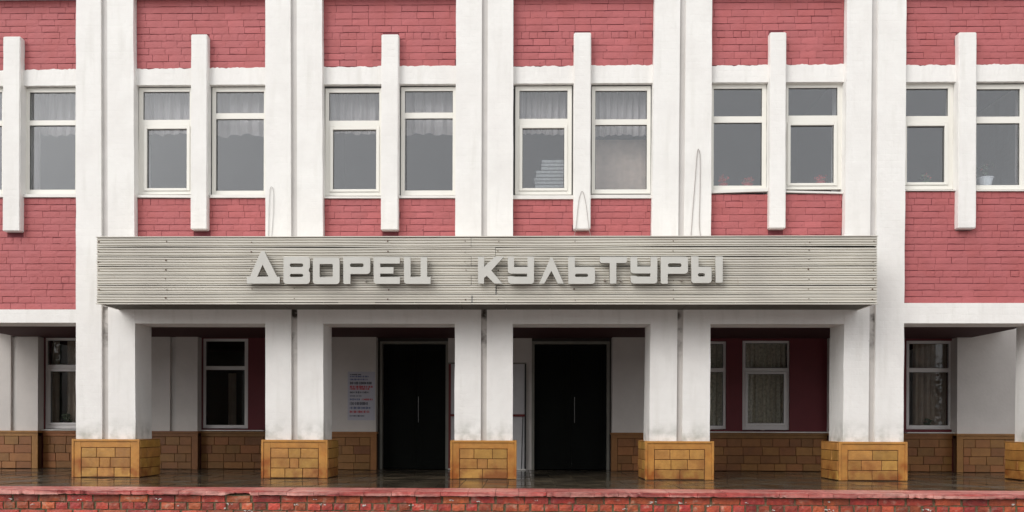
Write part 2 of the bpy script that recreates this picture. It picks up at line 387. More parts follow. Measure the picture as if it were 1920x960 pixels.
ZHEAD = 7.50
bricks_todo = []
for b in range(6):
    xl = lambda z: pedge(b, 1, z); xr = lambda z: pedge(b+1, 0, z)
    z = 6; XL, XR = pedge(b, 1, 6), pedge(b+1, 0, 6)
    # backing walls (joint plane)
    box('wall_backing', M['pink_joint'], B, XL - .05, XR + .05, YJ, .42, ZLT[b] - .01, ZTOP - .05)
    box('wall_backing', M['pink_joint'], B, XL - .05, XR + .05, YJ, .42, ZPB[b] - .01, ZSL[b] - .01)
    # lintel band with a hand-painted uneven top edge
    bm = bmesh.new(); n = 60
    x0, x1 = XL - .02, XR + .02
    lo, hi, hb, lb = [], [], [], []
    for i in range(n + 1):
        x = x0 + (x1 - x0) * i / n
        zt = ZLT[b] + random.uniform(-.006, .008) + .006 * math.sin(i * .7 + b) + (x - x0) / (x1 - x0) * .015
        zb = ZLB[b] + random.uniform(-.002, .002)
        lo.append(bm.verts.new((x, .096, zb))); hi.append(bm.verts.new((x, .096 + random.uniform(0, .004), zt)))
        hb.append(bm.verts.new((x, .30, zt))); lb.append(bm.verts.new((x, .30, zb)))
    for i in range(n):
        bm.faces.new((lo[i], lo[i+1], hi[i+1], hi[i])); bm.faces.new((hi[i], hi[i+1], hb[i+1], hb[i]))
        bm.faces.new((lb[i], lb[i+1], lo[i+1], lo[i])); bm.faces.new((hb[i], hb[i+1], lb[i+1], lb[i]))
    obj('lintel', bm, M['white'], B)
    # head beam above the panel
    box('head_beam', M['white'], B, XL - .03, XR + .03, -.03, .4, ZHEAD + .06, ZTOP - .02)
    # fin
    f0, f1 = finx[b]; z0, z1 = finz[b]
    bm = bmesh.new(); vr = bx(bm, f0, f1, 0, .36, z0, z1)
    bmesh.ops.bevel(bm, geom=bm.edges[:], offset=.012, segments=2, affect='EDGES')
    bmesh.ops.subdivide_edges(bm, edges=[e for e in bm.edges if e.calc_length() > 1], cuts=18)
    for v in bm.verts:
        v.co.x += random.uniform(-.0025, .0025)
    obj('fin', bm, M['white'], B)
    # arcade beam
    zb = ZSOF + (.012 if b in (0, 5) else 0)
    bm = bmesh.new()
    XLb, XRb = pedge(b, 1, 2.5), pedge(b+1, 0, 2.5)
    bx(bm, XLb - .04, XRb + .04, .004, .5, zb, ZPB[b] + .0)
    obj('arcade_beam', bm, M['white'], B)
    # brick layout
    for (za, zb_) in ((ZLT[b] + .012, ZHEAD + .05), (ZPB[b] + .012, ZSL[b] - .012)):
        nrow = max(1, round((zb_ - za) / .1035)); ph = (zb_ - za) / nrow
        for r_i in range(nrow):
            zz0 = za + r_i * ph; zz1 = zz0 + ph
            header = (r_i % 6 == 4)
            L = .128 if header else .2575
            xa, xb2 = pedge(b, 1, zz0) + .002, pedge(b+1, 0, zz0) - .002
            x = xa - random.choice((0, .5, .25, .75)) * L * (1 if r_i % 2 else .5)
            first = True
            while x < xb2:
                x2 = x + L * random.uniform(.96, 1.04)
                c0, c1 = max(x, xa), min(x2, xb2)
                segs = [(c0, c1)]
                # fins hide bricks behind them
                if zz1 > finz[b][0] and zz0 < finz[b][1]:
                    ns = []
                    for (s0, s1) in segs:
                        if s1 <= finx[b][0] or s0 >= finx[b][1]: ns.append((s0, s1))
                        else:
                            if s0 < finx[b][0]: ns.append((s0, finx[b][0] + .01))
                            if s1 > finx[b][1]: ns.append((finx[b][1] - .01, s1))
                    segs = ns
                for (s0, s1) in segs:
                    if s1 - s0 > .03: bricks_todo.append((s0, s1, zz0, zz1))
                x = x2

UB = unit_bricks('brick', M['pink'], 14, .012)
gone = lambda: random.random() < .02
def seen(s):   # clearly inside the photograph, above the canopy
    x, z = (s[0]+s[1])/2, (s[2]+s[3])/2
    if z > 7.42 or x < -6.9 or x > 8.6: return False
    if -5.6 < x < 6.2 and z < 3.5: return False
    return True
vis = [s for s in bricks_todo if seen(s)]
vis.sort(key=lambda s: (-(round((s[1]-s[0]) / .05)), abs((s[0]+s[1])/2 - CX)))
single = set(vis[:300])
def brick_pose(s):
    gj = random.choice((.004, .005, .007, .010, .015)); gv = random.choice((.0015, .002, .003, .004, .009))
    dep = random.uniform(-.002, .002)
    return (s[0] + gv/2, YW + dep, s[2] + gj/2), (s[1]-s[0]-gv, .02, s[3]-s[2]-gj)
rest = bmesh.new()
for s in bricks_todo:
    loc, sc = brick_pose(s); me = random.choice(UB)
    if s in single:
        o = bpy.data.objects.new('brick', me); C.objects.link(o); o.location = loc; o.scale = sc; o.parent = B
    elif s[2] < 7.6:
        n0 = len(rest.verts); rest.from_mesh(me); rest.verts.ensure_lookup_table()
        for v in rest.verts[n0:]:
            v.co = Vector((loc[0] + v.co.x*sc[0], loc[1] + v.co.y*sc[1], loc[2] + v.co.z*sc[2]))
tag(obj('brickwork', rest, M['pink'], B), kind='stuff')

# ---- windows
def window(x0, x1, y0, y1, gt, gb, sash, Y, kind='up', fm=None, sillpx=None, gm=None):
    """x0..y1 outer frame in photo pixels on plane Y; gt / gb upper and lower glass rectangles"""
    fm = fm or M['frame']; gm = gm or M['glass']
    P = lambda a, b: at(a, b, Y)
    cx = (x0 + x1) / 2
    X0, X1 = atx(x0, (y0+y1)/2, Y), atx(x1, (y0+y1)/2, Y); Z1, Z0 = atz(cx, y0, Y), atz(cx, y1, Y)
    def rect(gr):
        return atx(gr[0], (gr[2]+gr[3])/2, Y), atx(gr[1], (gr[2]+gr[3])/2, Y), atz(cx, gr[3], Y), atz(cx, gr[2], Y)
    a0, a1, az0, az1 = rect(gt); b0, b1, bz0, bz1 = rect(gb)
    xi0, xi1 = (a0, a1)
    bm = bmesh.new(); D = .06
    ztr0 = bz1 if not sash else bz1 + .052
    zb = bz0 if not sash else bz0 - .045
    bx(bm, X0, xi0, Y, Y + D, Z0, Z1); bx(bm, xi1, X1, Y, Y + D, Z0, Z1)
    bx(bm, xi0, xi1, Y + .0005, Y + D, az1, Z1); bx(bm, xi0, xi1, Y + .0005, Y + D, ztr0, az0)
    bx(bm, xi0, xi1, Y + .0005, Y + D, Z0, zb)
    wo = obj('window', bm, fm, B, bevel=.003)
    bm = bmesh.new()          # dark strips standing in for the shade in the gap round the frame
    g1 = .014 if kind == 'up' else .008; yk = Y + .012
    bx(bm, X0 - g1, X0, yk, Y + .05, Z0, Z1 + g1 * 2.2); bx(bm, X1, X1 + g1, yk, Y + .05, Z0, Z1 + g1 * 2.2); bx(bm, X0, X1, yk, Y + .05, Z1, Z1 + g1 * 2.2)
    obj('gap_shade', bm, M['gasket_gap'], wo)
    if sash:
        bm = bmesh.new(); q0, q1 = b0 - .05, b1 + .05; y = Y - .014
        bx(bm, q0, b0, y, Y + .05, zb + .003, ztr0 - .004); bx(bm, b1, q1, y, Y + .05, zb + .003, ztr0 - .004)
        bx(bm, b0, b1, y + .0005, Y + .05, bz1, ztr0 - .004); bx(bm, b0, b1, y + .0005, Y + .05, zb + .003, bz0)
        obj('sash', bm, fm, wo, bevel=.004)
        if q0 > xi0 + .004 or q1 < xi1 - .004:
            bm = bmesh.new()
            if q0 > xi0 + .002: bx(bm, xi0, q0 - .002, Y + .003, Y + D, zb, ztr0)
            if q1 < xi1 - .002: bx(bm, q1 + .002, xi1, Y + .003, Y + D, zb, ztr0)
            obj('inner_frame', bm, fm, wo)
    for (p0, p1, q0, q1) in ((a0, a1, az0, az1), (b0, b1, bz0, bz1)):
        bm = bmesh.new(); g_ = .006        # dark rubber seal round each pane
        yg = Y + .022
        bx(bm, p0, p0+g_, yg-.006, yg+.004, q0, q1); bx(bm, p1-g_, p1, yg-.006, yg+.004, q0, q1)
        bx(bm, p0+g_, p1-g_, yg-.006, yg+.004, q1-g_, q1); bx(bm, p0+g_, p1-g_, yg-.006, yg+.004, q0, q0+g_)
        obj('seal', bm, M['gasket_gap'], wo)
        bm = bmesh.new(); bx(bm, p0 - .01, p1 + .01, yg + .006, yg + .012, q0 - .01, q1 + .01)
        obj('pane', bm, gm, wo)
    if sillpx:
        s0, s1, sy0, sy1, sy2 = sillpx     # left, right, top y, bottom y left, bottom y right
        Ys = Y - .085
        bm = bmesh.new()
        A0, A1 = atx(s0, sy1, Ys), atx(s1, sy1, Ys)
        zt0, zt1 = atz(s0, sy0, Ys), atz(s1, sy0 + (sy2 - sy1), Ys)
        zb0, zb1 = atz(s0, sy1, Ys), atz(s1, sy2, Ys)
        v = [bm.verts.new(p) for p in ((A0, Ys, zb0), (A1, Ys, zb1), (A1, Ys, zt1), (A0, Ys, zt0),
                                       (A0, Y + .02, zb0), (A1, Y + .02, zb1), (A1, Y + .02, zt1 + .02), (A0, Y + .02, zt0 + .02))]
        for f in ((0,1,2,3), (3,2,6,7), (4,7,6,5), (0,4,5,1), (0,3,7,4), (1,5,6,2)): bm.faces.new([v[i] for i in f])
        obj('sill', bm, M['sill'], wo)
    return (X0, X1, Z0, Z1)
YU = .168
UP = [
 (-88, 12, 165, 364, (-80, 3.6, 173, 226), (-80, 3.6, 236, 355.5), False, (-90, 12, 364, 369.5, 369.5)),
 (47.4, 150, 165, 364, (55.5, 141.5, 173, 225.5), (55.5, 141.5, 235, 355.5), False, (40, 146, 364, 369.5, 369.5)),
 (260.3, 363, 164.5, 364.5, (268.5, 355.5, 172, 224.5), (275.8, 350.5, 242, 353), True, (254, 363, 365, 370, 370.5)),
 (397.6, 503, 163.5, 365, (405, 494.8, 172, 212), (405.5, 495.5, 223, 357.5), False, (393, 500, 365, 370.5, 370.5)),
 (609.7, 719, 165.5, 367, (617, 711, 173.5, 226), (624.5, 705.5, 243.5, 355), True, (604, 720, 368, 371.5, 371.5)),
 (751.8, 857, 163, 366, (759.3, 849, 170.5, 211), (761, 849.5, 222, 357), False, (748, 859, 366.5, 371, 371)),
 (966, 1072, 161.5, 365, (974, 1064, 170, 222.5), (979.5, 1058, 240.5, 353), True, (961, 1077, 366, 373, 373)),
 (1109.5, 1220, 161.5, 363, (1116.3, 1213.2, 170, 223.5), (1116, 1212.5, 234, 355), False, (1106, 1222, 365, 371.5, 371.5)),
 (1333, 1437, 158, 356, (1338.5, 1429, 166, 218), (1337, 1428.5, 230, 348), False, (1331.5, 1440, 356.5, 362, 358.5)),
 (1474, 1580, 156.5, 355, (1478.5, 1570.5, 164.5, 216.5), (1482, 1563.5, 235, 343.5), True, (1471, 1581.5, 357, 360.5, 363)),
 (1688, 1787, 157, 355, (1694, 1777.8, 166, 217.5), (1700, 1771, 236.5, 342), True, (1690, 1800, 355.5, 357.5, 357.5)),
 (1824, 1926, 158, 355.5, (1831, 1912.5, 167, 218.5), (1830.5, 1911.5, 231, 347), False, (1826, 1950, 356, 358, 358)),
]
for u in UP:
    window(*u[:6], u[6], YU, sillpx=u[7])

# ---- inside of the upper floor
bm = bmesh.new()
bx(bm, -9.6, 10.0, 3.5, 3.7, 2.71, 8.2); bx(bm, -9.6, 10.0, .45, 3.5, 6.75, 6.95)
obj('upper_room', bm, M['room'], B)
XB0, XB1 = pedge(0, 0, 3) + .03, pedge(6, 1, 3) - .03
xcl, xc = atx(33, 720, 2.6), atx(1821, 720, 2.6)      # the maroon porch ceiling stops here; both porch ends are open to the side
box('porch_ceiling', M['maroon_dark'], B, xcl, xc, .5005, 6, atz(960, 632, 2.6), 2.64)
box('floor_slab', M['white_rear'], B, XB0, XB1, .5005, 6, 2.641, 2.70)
bm = bmesh.new()
for b in (1, 2, 3, 4, 5):
    xx = (pedge(b, 0, 5) + pedge(b, 1, 5)) / 2
    bx(bm, xx - .08, xx + .08, .61, 3.5, 2.71, 6.75)
obj('partition_wall', bm, M['room'], B)
# roof and flanks
box('roof', M['roof'], B, XB0 - .1, XB1 + .1, -.02, 14, ZTOP + .001, ZTOP + .25)
for xa, xb in ((XB0, XB0 + .25), (XB1 - .25, XB1)):
    box('side_wall', M['white'], B, xa, xb, .61, 2.86, 2.701, ZTOP); box('side_wall', M['white'], B, xa, xb, 2.861, 13.8, 0, ZTOP)
box('back_wall', M['white'], B, XB0, XB1, 13.801, 14, 0, ZTOP)
# ================================================================== ARCADE: rear wall at the back of the porch
YR, YP = 2.80, 2.60
ZC = atz(960, 632, 2.6)
X_ = lambda px, Y=YR: atx(px, 720, Y)
ZR0 = .711
# (x0, x1, material) full wall stretches at YR between openings
rear = empty_parent = None
def wallpiece(nm, m, px0, px1, y0, y1, z0, z1, planeY=None):
    return box(nm, m, B, X_(px0, planeY or y0), X_(px1, planeY or y0), y0, y1, z0, z1)
wins = [(83, 167, 633, 805), (379.5, 465, 635, 803.5), (1276, 1362, 640, 805), (1392, 1481, 639, 807), (1699.5, 1787, 639, 805)]
doors = [(712.5, 840, 640), (997, 1143, 640)]
cuts = sorted([(a, b, 'w', y0, y1) for a, b, y0, y1 in wins] + [(a, b, 'd', y, None) for a, b, y in doors])
px = -190
for a, b, k, y0, y1 in cuts:
    mcol = M['white_rear'] if 840 <= px <= 990 else M['maroon']
    if px < 600 < a:
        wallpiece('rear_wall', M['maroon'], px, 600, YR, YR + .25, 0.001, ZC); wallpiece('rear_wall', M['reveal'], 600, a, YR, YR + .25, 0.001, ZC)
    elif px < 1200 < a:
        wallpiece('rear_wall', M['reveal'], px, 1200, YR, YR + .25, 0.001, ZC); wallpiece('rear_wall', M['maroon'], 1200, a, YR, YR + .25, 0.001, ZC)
    else: wallpiece('rear_wall', mcol, px, a, YR, YR + .25, 0.001, ZC)
    zt = atz((a+b)/2, y0, YR)
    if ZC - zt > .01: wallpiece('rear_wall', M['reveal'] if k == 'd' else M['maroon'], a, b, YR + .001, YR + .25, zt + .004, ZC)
    if k == 'w':
        zb = atz((a+b)/2, y1, YR); wallpiece('rear_wall', M['maroon'], a, b, YR + .001, YR + .25, 0.001, zb - .004)
    px = b
wallpiece('rear_wall', M['maroon'], px, 1995, YR, YR + .25, 0.001, ZC)
# rear piers (white, proud of the wall)
def rear_pier(pa, pb, groove=None, zt=None):
    a, b = X_(pa, YP), X_(pb, YP)
    bm = bmesh.new()
    if groove:
        g0, g1 = X_(groove[0], YP), X_(groove[1], YP)
        bx(bm, a, g0, YP, YR + .05, ZR0, zt or ZC - .002); bx(bm, g1, b, YP, YR + .05, ZR0, ZC - .002)
        bx(bm, g0, g1, YP + .05, YR + .05, ZR0, ZC - .002, 1)
    else: bx(bm, a, b, YP, YR + .05, ZR0, zt or ZC - .002)
    return obj('rear_pier', bm, [M['white_rear'], M['groove']], B), a, b
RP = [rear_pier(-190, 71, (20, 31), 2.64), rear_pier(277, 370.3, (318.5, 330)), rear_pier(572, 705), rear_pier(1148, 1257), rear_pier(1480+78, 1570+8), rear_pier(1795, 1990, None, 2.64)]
# stone wainscot along the rear
def wainscot(x0, x1, Y, framed, back):
    bm = bmesh.new(); bx(bm, x0, x1, Y + .012, back, 0.0, ZR0 - .015)
    root = obj('wainscot', bm, M['mortar'], B)
    bm = bmesh.new(); bx(bm, x0 - .012, x1 + .012, Y - .022, back, ZR0 - .04, ZR0)
    bx(bm, x0, x1, Y - .004, back, ZR0 - .10, ZR0 - .0405)
    xa, xb = x0, x1
    if framed:
        bx(bm, x0, x0 + .115, Y - .005, Y + .03, 0, ZR0 - .1005); bx(bm, x1 - .115, x1, Y - .005, Y + .03, 0, ZR0 - .1005)
        xa, xb = x0 + .12, x1 - .12
    obj('wainscot_surround', bm, M['stone_rear'], root, bevel=.003)
    zs = [ZR0 - .105, .45, .29, .135, .003]
    for q in range(4):
        x = xa - random.uniform(0, .2)
        while x < xb - .03:
            x2 = x + random.choice((.27, .31, .36, .22)); 
            if xb - x2 < .08: x2 = xb
            c0, c1 = max(x, xa) + .004, min(x2, xb) - .004
            if c1 - c0 > .03:
                b_ = bmesh.new(); bx(b_, c0, c1, Y - random.uniform(0, .006), Y + .02, zs[q+1] + .004, zs[q] - .004)
                obj('wainscot_stone', b_, M['stone_rear'], root, bevel=.004)
            x = x2
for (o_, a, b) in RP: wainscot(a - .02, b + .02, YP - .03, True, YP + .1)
xr = lambda i: (RP[i][1], RP[i][2])
gaps = [(xr(0)[1], X_(167)), (X_(167), xr(1)[0]), (xr(1)[1], xr(2)[0]), (xr(3)[1], xr(4)[0]), (xr(4)[1], xr(5)[0])]
for a, b in gaps:
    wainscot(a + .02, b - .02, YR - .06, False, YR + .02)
# white sill strip running over the wainscot
for (p0, p1) in ((83, 167), (374, 497), (1262, 1556), (1697, 1793)):
    box('sill_strip', M['sill'], B, X_(p0), X_(p1), YR - .10, YR + .02, ZR0 + .006, ZR0 + .024)
# lower windows
YL = YR + .05
FL = M['frame_low']
LW = [
 (83, 168, 633, 804, (89, 160, 638.5, 684), (94.8, 156, 696.5, 792.5), True),
 (379.5, 465, 635, 803, (386, 458.8, 640, 686.5), (386, 458.8, 693.5, 797), False),
 (1276, 1362, 640, 804.5, (1283, 1356, 645, 690), (1283, 1355.5, 697.5, 798), False),
 (1392, 1481, 639, 806, (1398, 1476.5, 643.5, 690), (1402, 1469.5, 701.5, 793.5), True),
 (1699.5, 1787, 639, 805, (1705, 1779, 644.5, 690), (1705, 1778, 698, 797.5), False)]
for q in LW: window(*q, YL, fm=FL, gm=M['glass_low'], kind='low')
bm = bmesh.new(); bx(bm, XB0 + .3, XB1 - .3, 5.8, 6.0, 0, ZC - .002); obj('lower_room', bm, M['room_dark'], B)

# doors
for di, (a, b, y) in enumerate(doors):
    YD = YR + .12
    X0, X1 = X_(a, YR) , X_(b, YR); Zt = atz((a+b)/2, y, YR)
    fw = .045 if di == 0 else .05
    bm = bmesh.new()
    bx(bm, X0, X0 + fw, YR - .004, YD + .1, .002, Zt); bx(bm, X1 - fw, X1, YR - .004, YD + .1, .002, Zt)
    bx(bm, X0 + fw, X1 - fw, YR - .0035, YD + .1, Zt - fw, Zt)
    fo = obj('door_frame', bm, M['door_frame'], B)
    xm = (X0 + X1) / 2 + .03
    for sgn, (p, q) in ((-1, (X0 + fw + .004, xm - .003)), (1, (xm + .003, X1 - fw - .004))):
        bm = bmesh.new(); bx(bm, p, q, YD, YD + .045, .012, Zt - fw - .004)
        # raised rails leaving two sunk panels
        for (r0, r1) in ((.012, .14), (1.02, 1.12), (Zt - fw - .12, Zt - fw - .006)):
            bx(bm, p + .001, q - .001, YD - .012, YD, r0, r1)
        bx(bm, p + .001, p + .09, YD - .0125, YD, .0125, Zt - fw - .0065); bx(bm, q - .09, q - .001, YD - .0125, YD, .0125, Zt - fw - .0065)
        lo = obj('door_leaf', bm, M['door'], fo)
        hx = (q - .045) if sgn < 0 else (p + .045)
        if (sgn == 1 and di == 0) or sgn == 1:
            z0h, z1h = atz(797, 792, YD), atz(797, 744, YD)
            bm = bmesh.new(); tube(bm, [(hx, YD - .06, z0h), (hx, YD - .06, z1h)], .006)
            tube(bm, [(hx, YD - .012, z0h + .05), (hx, YD - .06, z0h + .05)], .006); tube(bm, [(hx, YD - .012, z1h - .05), (hx, YD - .06, z1h - .05)], .006)
            obj('door_handle', bm, M['handle'], fo)
# grey service door with red push bar between the two dark doors
x0, x1 = X_(841, YR), X_(984, YR); zt = atz(912, 683, YR)
bm = bmesh.new(); bx(bm, x0 - .03, x1 + .03, YR - .03, YR + .01, .003, zt + .03)
sv = obj('service_door', bm, M['door_frame'], B)
bm = bmesh.new(); bx(bm, x0 + .05, x1 - .004, YR - .045, YR - .02, .012, zt); obj('door_leaf', bm, M['panel'], sv)
zr_ = atz(970, 779, YR)
bm = bmesh.new(); bx(bm, x0 + .05, x1, YR - .085, YR - .046, zr_ - .022, zr_ + .022); bx(bm, x0 + .005, x0 + .05, YR - .055, YR - .02, .012, zt - .002)
obj('push_bar', bm, M['red'], sv)
bm = bmesh.new(); tube(bm, [(x1 + .012, YR - .07, .01), (x1 + .012, YR - .07, zt)], .014); tube(bm, [(x1 - .06, YR - .055, .02), (x1 - .035, YR - .055, zr_)], .006)
obj('door_rod', bm, M['black'], sv)
box('threshold', M['sill'], sv, x0, x1 + .03, YR - .09, YR - .02, .003, .022)

# ================================================================== CANOPY
YCN = -.72
cxl, cxr = atx(181, 510, YCN), atx(1645, 506, YCN)
ztopc, zbotc = 3.605, 2.622
CN = empty('entrance_canopy', 'long pale ribbed metal canopy box projecting over the central entrance bays', 'canopy', ((cxl+cxr)/2, 0, zbotc))
def cn(o): return place(o, CN)
bm = bmesh.new(); bx(bm, cxl + .02, cxr - .02, YCN + .07, -.002, zbotc + .03, ztopc - .02)
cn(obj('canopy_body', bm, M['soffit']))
bm = bmesh.new()
nb = 17
for i in range(nb):       # soffit boards
    y0 = YCN + .02; xx0 = cxl + .02 + (cxr - cxl - .04) * i / nb; xx1 = cxl + .02 + (cxr - cxl - .04) * (i+1) / nb - .008
    bx(bm, xx0, xx1, y0, -.004, zbotc + .012, zbotc + .029)
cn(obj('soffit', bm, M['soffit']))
rowpx = [446, 463.6, 481.6, 499, 516.8, 534.6, 552.2, 570]
jx = [883, 929, 883.5, 930, 883.5, 930, 885]
rowZ = [ztopc - (ztopc - zbotc) * (r - 446) / 124 for r in rowpx]
def strip(x0, x1, zt, zb, ph, outset):
    bm = bmesh.new(); n = 40; h = zt - zb
    prof = []
    nr = 3
    prof.append((0, .04)); prof.append((.075, .04))
    for i in range(nr):
        a = .095 + i * .855 / nr; wq = .855 / nr
        prof += [(a, .002), (a + wq*.56, .003), (a + wq*.64, .022), (a + wq*.94, .022)]
    prof += [(.95, .0), (1.01, -.006), (1.015, .01), (.99, .022)]
    cols = []
    for i in range(n + 1):
        t = i / n; x = x0 + (x1 - x0) * t
        bw = 1 if zt > rowZ[2] - .001 else .35; bow = bw * (.007 * math.sin(t * 5.3 + ph) + .004 * math.sin(t * 13 + ph * 2)); buckle = .003 * math.sin(t * 17 + ph * 3)
        cols.append([bm.verts.new((x, YCN + outset + d + buckle * (1 if 0 < p < 1 else .5), zt - p * h + (bow * (.6 if zt < ztopc else (.1 + .9*p))))) for p, d in prof])
    for a, b in zip(cols, cols[1:]):
        for k in range(len(prof) - 1): bm.faces.new((a[k], a[k+1], b[k+1], b[k]))
    bm.normal_update()
    # thin metal edge returns at both ends
    for c, dx in ((cols[0], .001), (cols[-1], -.001)):
        back = [bm.verts.new((v.co.x, YCN + .065, v.co.z)) for v in c]
        for k in range(len(prof) - 1): bm.faces.new((c[k], c[k+1], back[k+1], back[k]))
    return cn(obj('cladding_strip', bm, M['metal']))
for r_i in range(7):
    xm = atx(jx[r_i], 500, YCN)
    o1 = 0 if r_i % 2 == 0 else .004
    strip(cxl, xm - .003, rowZ[r_i], rowZ[r_i+1], r_i * 1.7, o1)
    strip(xm + .003, cxr, rowZ[r_i] - (.004 if r_i % 2 else 0), rowZ[r_i+1], r_i * 1.7 + 4, o1 + .002)
bm = bmesh.new()
bx(bm, cxl - .008, cxr + .008, YCN - .01, -.003, ztopc, ztopc + .012); bx(bm, cxl - .006, cxr + .006, YCN - .008, YCN + .03, zbotc - .008, zbotc + .006)
cn(obj('edge_trim', bm, M['metal']))
bm = bmesh.new()
for sx, x in ((1, cxl), (-1, cxr)):     # end cheeks
    for r_i in range(7):
        bx(bm, x, x + sx * .018, YCN + .03, -.004, rowZ[r_i+1] + .004, rowZ[r_i])
cn(obj('end_cheek', bm, M['metal']))
bm = bmesh.new()
for pxx in (185, 312, 471, 553, 728, 873, 934, 1078, 1262, 1517, 1637):
    for r_i in range(7):
        if random.random() < .18: continue
        x, z = atx(pxx + random.uniform(-1.5, 1.5), 500, YCN), (rowZ[r_i] + rowZ[r_i+1]) / 2 + random.uniform(-.02, .02)
        rr = random.choice((.005, .006, .009))
        bx(bm, x - rr, x + rr, YCN - .006, YCN + .006, z - rr, z + rr)
cn(tag(obj('screw', bm, M['screw']), kind='stuff'))
bm = bmesh.new(); 
for pxx, y0, y1 in ((885, 555, 572), (930, 536, 552)):
    x = atx(pxx, 560, YCN); bx(bm, x - .006, x + .006, YCN - .001, YCN + .02, atz(pxx, y1, YCN), atz(pxx, y0, YCN))
cn(obj('open_joint', bm, M['gasket_gap']))

# ---- lettering
YLF = -.815
def rr(x0, x1, y0, y1, r, corners='abcd'):
    """rounded rectangle, corners a=top left b=top right c=bottom right d=bottom left"""
    pts = []
    def arc(cx, cy, a0):
        return [(cx + r * math.cos(R(a0 + t)), cy - r * math.sin(R(a0 + t))) for t in (0, 30, 60, 90)]
    pts += arc(x1 - r, y0 + r, 0)[::1] if 'b' in corners else [(x1, y0)]
    pts += arc(x0 + r, y0 + r, 90) if 'a' in corners else [(x0, y0)]
    pts += arc(x0 + r, y1 - r, 180) if 'd' in corners else [(x0, y1)]
    pts += arc(x1 - r, y1 - r, 270) if 'c' in corners else [(x1, y1)]
    return pts
def ub(x0, x1, top, y0, y1, r=4):
    return [(x0, top), (x0, y1), *[(x1 - r + r*math.sin(R(t)), y1 - r + r*math.cos(R(t))) for t in (0, 30, 60, 90)]]
LET = {
 'Д': [[(462.5, 532), (462.5, 519.5), (468.7, 518.5), (484.4, 481.5), (490, 471), (496, 471), (499.5, 479), (519.5, 518.5), (524.7, 519), (524.7, 532)], [(492.3, 497), (482.3, 518.7), (503.3, 518.7)]],
 'В': [[(532, 481), (576, 481), (579.6, 482.5), (581.3, 486), (581.3, 501.5), (579.2, 505), (579.2, 508), (581.3, 511.5), (581.3, 527), (579.5, 531), (575.5, 532.8), (536, 532.8), (532.6, 531), (531.2, 527.5), (531.2, 482)],
       rr(543.6, 568, 494.3, 500.3, 2.5), rr(543.6, 568, 513.8, 519.2, 2.5)],
 'О': [rr(586.3, 637, 482.5, 533, 6), rr(599.5, 623.6, 495.3, 519.5, 1.5)],
 'Р': [[(643.5, 481.5), (690, 481.5), (693.3, 483), (694.5, 486), (694.5, 509), (692.5, 512.7), (688.5, 514), (657.3, 514), (657.3, 532.8), (646, 532.8), (643.5, 531)], rr(656.5, 681.5, 494.2, 500.5, 2.8)],
 'Е': [[(700, 481.8), (750, 481.8), (750, 494.5), (713, 494.5), (713, 500.5), (738, 500.5), (738, 513.3), (713, 513.3), (713, 519), (750, 519), (750, 532.5), (704, 532.5), (700.5, 529)]],
 'Ц': [[(757, 481.5), (770, 481.5), (770, 519), (788.5, 519), (788.5, 481.5), (801, 481.5), (801, 519), (807.6, 519), (807.6, 532.5), (761, 532.5), (757.5, 529)]],
 'К': [[(896, 481), (908, 481), (908, 500), (928.5, 481), (945.5, 481), (921.5, 507), (942.5, 532), (927, 532), (912.5, 517.5), (908, 521), (908, 532), (896, 532)]],
 'У': [[(952, 481), (964, 481), (964, 500.5), (989, 500.5), (989, 481), (1001.5, 481), (1001.5, 527.5), (1000, 531), (996.5, 532.5), (957.5, 532.5), (953.5, 530.5), (952.3, 527), (952.3, 517.6), (962, 517.6), (966, 518.7), (988, 518.7), (988, 513.4), (957, 513.4), (953.3, 511.8), (952, 508.5)]],
 'Л': [[(1010.6, 532), (1032.3, 483), (1035.8, 483), (1057.6, 532), (1045.7, 532), (1033.8, 508.5), (1020.7, 532)]],
 'Ь': [[(1065.3, 481), (1078, 481), (1078, 500.5), (1111, 500.5), (1114.5, 502), (1116, 505.5), (1116, 527), (1114.5, 531), (1111, 532.5), (1065.3, 532.5)], rr(1078.5, 1102.5, 513.5, 519, 2.4)],
 'Т': [[(1124.6, 481), (1175.8, 481), (1175.8, 490.5), (1172.8, 493.5), (1156, 493.5), (1156, 532), (1143, 532), (1143, 493.5), (1127, 493.5), (1124.6, 491)]],
 'У2': [[(1182, 481), (1195, 481), (1195, 499.5), (1220, 499.5), (1220, 481), (1232.7, 481), (1232.7, 527), (1231, 530.7), (1227.5, 532), (1187.5, 532), (1183.5, 530), (1182.3, 526.5), (1182.3, 516.7), (1191.5, 516.7), (1195.5, 518.5), (1219.3, 518.5), (1219.3, 513), (1187, 513), (1183, 511), (1182, 507.5)]],
 'Р2': [[(1238.7, 481), (1286, 481), (1289, 482.5), (1290.3, 486), (1290.3, 508.5), (1288.5, 512), (1284.5, 513.6), (1252.5, 513.6), (1252.5, 532.3), (1241, 532.3), (1238.7, 530.5)], rr(1252.7, 1277.6, 494, 500.4, 2.8)],
 'Ы': [[(1296, 480.5), (1310, 480.5), (1310, 499.8), (1330, 499.8), (1333.3, 501.3), (1334.6, 504.5), (1334.6, 525.5), (1333, 529.5), (1329.5, 531), (1299.5, 531), (1296.3, 528)], rr(1309, 1321.6, 512.6, 518.3, 2.4), [(1341.6, 480.5), (1355.5, 480.5), (1355.5, 530.3), (1341.6, 530.3)]],
}
SG = empty('letter_sign', 'raised pale grey letters reading ДВОРЕЦ КУЛЬТУРЫ along the front of the metal canopy', 'sign', (CX - .3, YCN, 2.9))
